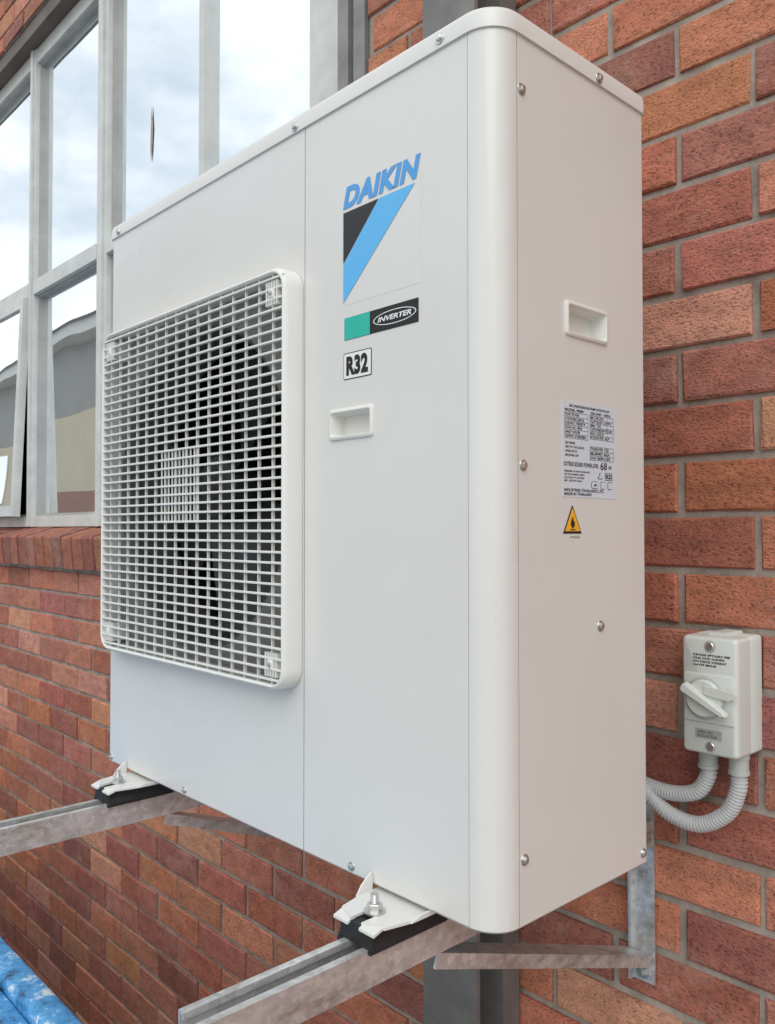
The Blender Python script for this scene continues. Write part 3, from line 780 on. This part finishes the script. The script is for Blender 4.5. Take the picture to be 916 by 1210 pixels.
# ================================================================== BLUE SKIP BIN
bin_ = empty('skip_bin')
bx0, bx1, by0, by1, bt = -4.2, -0.95, -0.95, 0.605, -0.85
box('bin_rim_wall_side', bx0, bx1, by1-0.055, by1, bt-0.06, bt, M_bluep, bin_, 0.008)
box('bin_rim_wall_side_lip', bx0+0.1, bx1-0.1, by1-0.20, by1-0.058, bt-0.030, bt-0.022, M_bluep, bin_, 0.002)
box('bin_rim_front', bx0, bx1, by0, by0+0.055, bt-0.06, bt, M_bluep, bin_, 0.008)
box('bin_rim_end_a', bx0, bx0+0.055, by0+0.056, by1-0.056, bt-0.06, bt, M_bluep, bin_, 0.008)
box('bin_rim_end_b', bx1-0.055, bx1, by0+0.056, by1-0.056, bt-0.06, bt, M_bluep, bin_, 0.008)
sh = [[(bx0+0.02, by0+0.02), (bx1-0.02, by0+0.02), (bx1-0.02, by1-0.02), (bx0+0.02, by1-0.02)], [(bx0+0.45, by0+0.08), (bx1-0.45, by0+0.08), (bx1-0.45, by1-0.08), (bx0+0.45, by1-0.08)]]
loft('bin_shell', [[(x, y, bt-0.061) for x, y in sh[0]], [(x, y, -1.798) for x, y in sh[1]]], M_bluep, bin_, False, True, 20)
boxes('bin_ribs', [(x, x+0.05, by1-0.019, by1+0.012, bt-0.6, bt-0.062) for x in (-3.2, -2.6, -2.0, -1.5)], M_bluep, bin_)
box('bin_cover_sheet', bx0+0.06, bx1-0.06, by0+0.06, by1-0.21, bt-0.075, bt-0.068, M_bluep, bin_)

# ================================================================== NEIGHBOURING BUILDING, GROUND
nb = empty('neighbouring_building')
nx0, nx1, ny0, ny1 = -30.0, -9.5, -12.0, -4.0
box('brick_base', nx0, nx1, ny0, ny1, -1.8, 0.8, M_farbrick, nb)
box('cream_wall', nx0+0.02, nx1-0.02, ny0+0.02, ny1-0.02, 0.8005, 2.3, M_cream, nb)
box('upper_cladding', nx0+0.01, nx1-0.01, ny0+0.01, ny1-0.03, 2.3005, 3.7, M_greyw, nb)
box('fascia', nx0-0.3, nx1+0.3, ny0-0.3, ny1+0.35, 3.7005, 3.95, M_alu, nb)
mk('roof', [(nx0-0.4, ny0-0.4, 3.951), (nx1+0.4, ny0-0.4, 3.951), (nx1+0.4, ny1+0.45, 3.951), (nx0-0.4, ny1+0.45, 3.951), (nx0+2, (ny0+ny1)/2, 5.3), (nx1-2, (ny0+ny1)/2, 5.3)],
   [(0,1,5,4), (1,2,5), (2,3,4,5), (3,0,4), (0,3,2,1)], M_roof, nb)
boxes('downpipes', [(x, x+0.09, ny1-0.019, ny1+0.07, -1.8, 3.7) for x in (-12.5, -18.5, -24.5)], M_alu, nb)
boxes('wall_windows', [(x, x+1.6, ny1-0.018, ny1+0.01, 1.05, 2.1) for x in (-11.2, -21.5, -27)], M_glass, nb)
mk('ground', [(-300,-300,-1.8), (300,-300,-1.8), (300,300,-1.8), (-300,300,-1.8)], [(0,1,2,3)], M_conc, None)

for o in scene.objects:
    if o.parent is None: o.location.z += LIFT

# ================================================================== WORLD / LIGHT / CAMERA
w = bpy.data.worlds.new('World'); scene.world = w; w.use_nodes = True
nt = w.node_tree; bg = nt.nodes['Background']
sky = nt.nodes.new('ShaderNodeTexSky'); sky.sky_type = 'NISHITA'; sky.sun_disc = False
SE, AZ = math.radians(42), math.radians(135)       # azimuth clockwise from +Y
sky.sun_elevation = SE; sky.sun_rotation = AZ
tc = nt.nodes.new('ShaderNodeTexCoord')
mp = nt.nodes.new('ShaderNodeMapping'); mp.inputs['Scale'].default_value = (1, 1, 2.0)
n = nt.nodes.new('ShaderNodeTexNoise'); n.inputs['Scale'].default_value = 3.4; n.inputs['Detail'].default_value = 6; n.inputs['Roughness'].default_value = 0.55
nt.links.new(tc.outputs['Generated'], mp.inputs['Vector']); nt.links.new(mp.outputs['Vector'], n.inputs['Vector'])
cr = nt.nodes.new('ShaderNodeValToRGB'); e = cr.color_ramp.elements
e[0].position = 0.36; e[0].color = (6.4, 7.3, 8.2, 1); e[1].position = 0.57; e[1].color = (11.5, 11.6, 11.6, 1)
nt.links.new(n.outputs['Fac'], cr.inputs['Fac'])
mx = nt.nodes.new('ShaderNodeMix'); mx.data_type = 'RGBA'; mx.inputs['Factor'].default_value = 0.88
nt.links.new(sky.outputs['Color'], mx.inputs[6]); nt.links.new(cr.outputs['Color'], mx.inputs[7])
nt.links.new(mx.outputs[2], bg.inputs['Color']); bg.inputs['Strength'].default_value = 0.128

sd = bpy.data.lights.new('sun', 'SUN'); sd.energy = 1.0; sd.angle = math.radians(40); sd.color = (1.0, 0.985, 0.96)
so = bpy.data.objects.new('sun', sd); scene.collection.objects.link(so)
dirv = Vector((math.sin(AZ)*math.cos(SE), math.cos(AZ)*math.cos(SE), math.sin(SE)))
so.rotation_euler = dirv.to_track_quat('Z', 'Y').to_euler(); so.location = (3, -4, 8)

cam = bpy.data.cameras.new('camera'); co = bpy.data.objects.new('camera', cam); scene.collection.objects.link(co)
cam.sensor_fit = 'VERTICAL'; cam.sensor_height = 36; cam.lens = 36*980/1210
cam.clip_start = 0.02; cam.clip_end = 1000
co.location = (0, 0, LIFT)
co.rotation_euler = (math.radians(90+1.25), 0, math.atan2(0.7325, 0.6807))
scene.camera = co
scene.view_settings.view_transform = 'Standard'; scene.view_settings.look = 'None'; scene.view_settings.exposure = 0
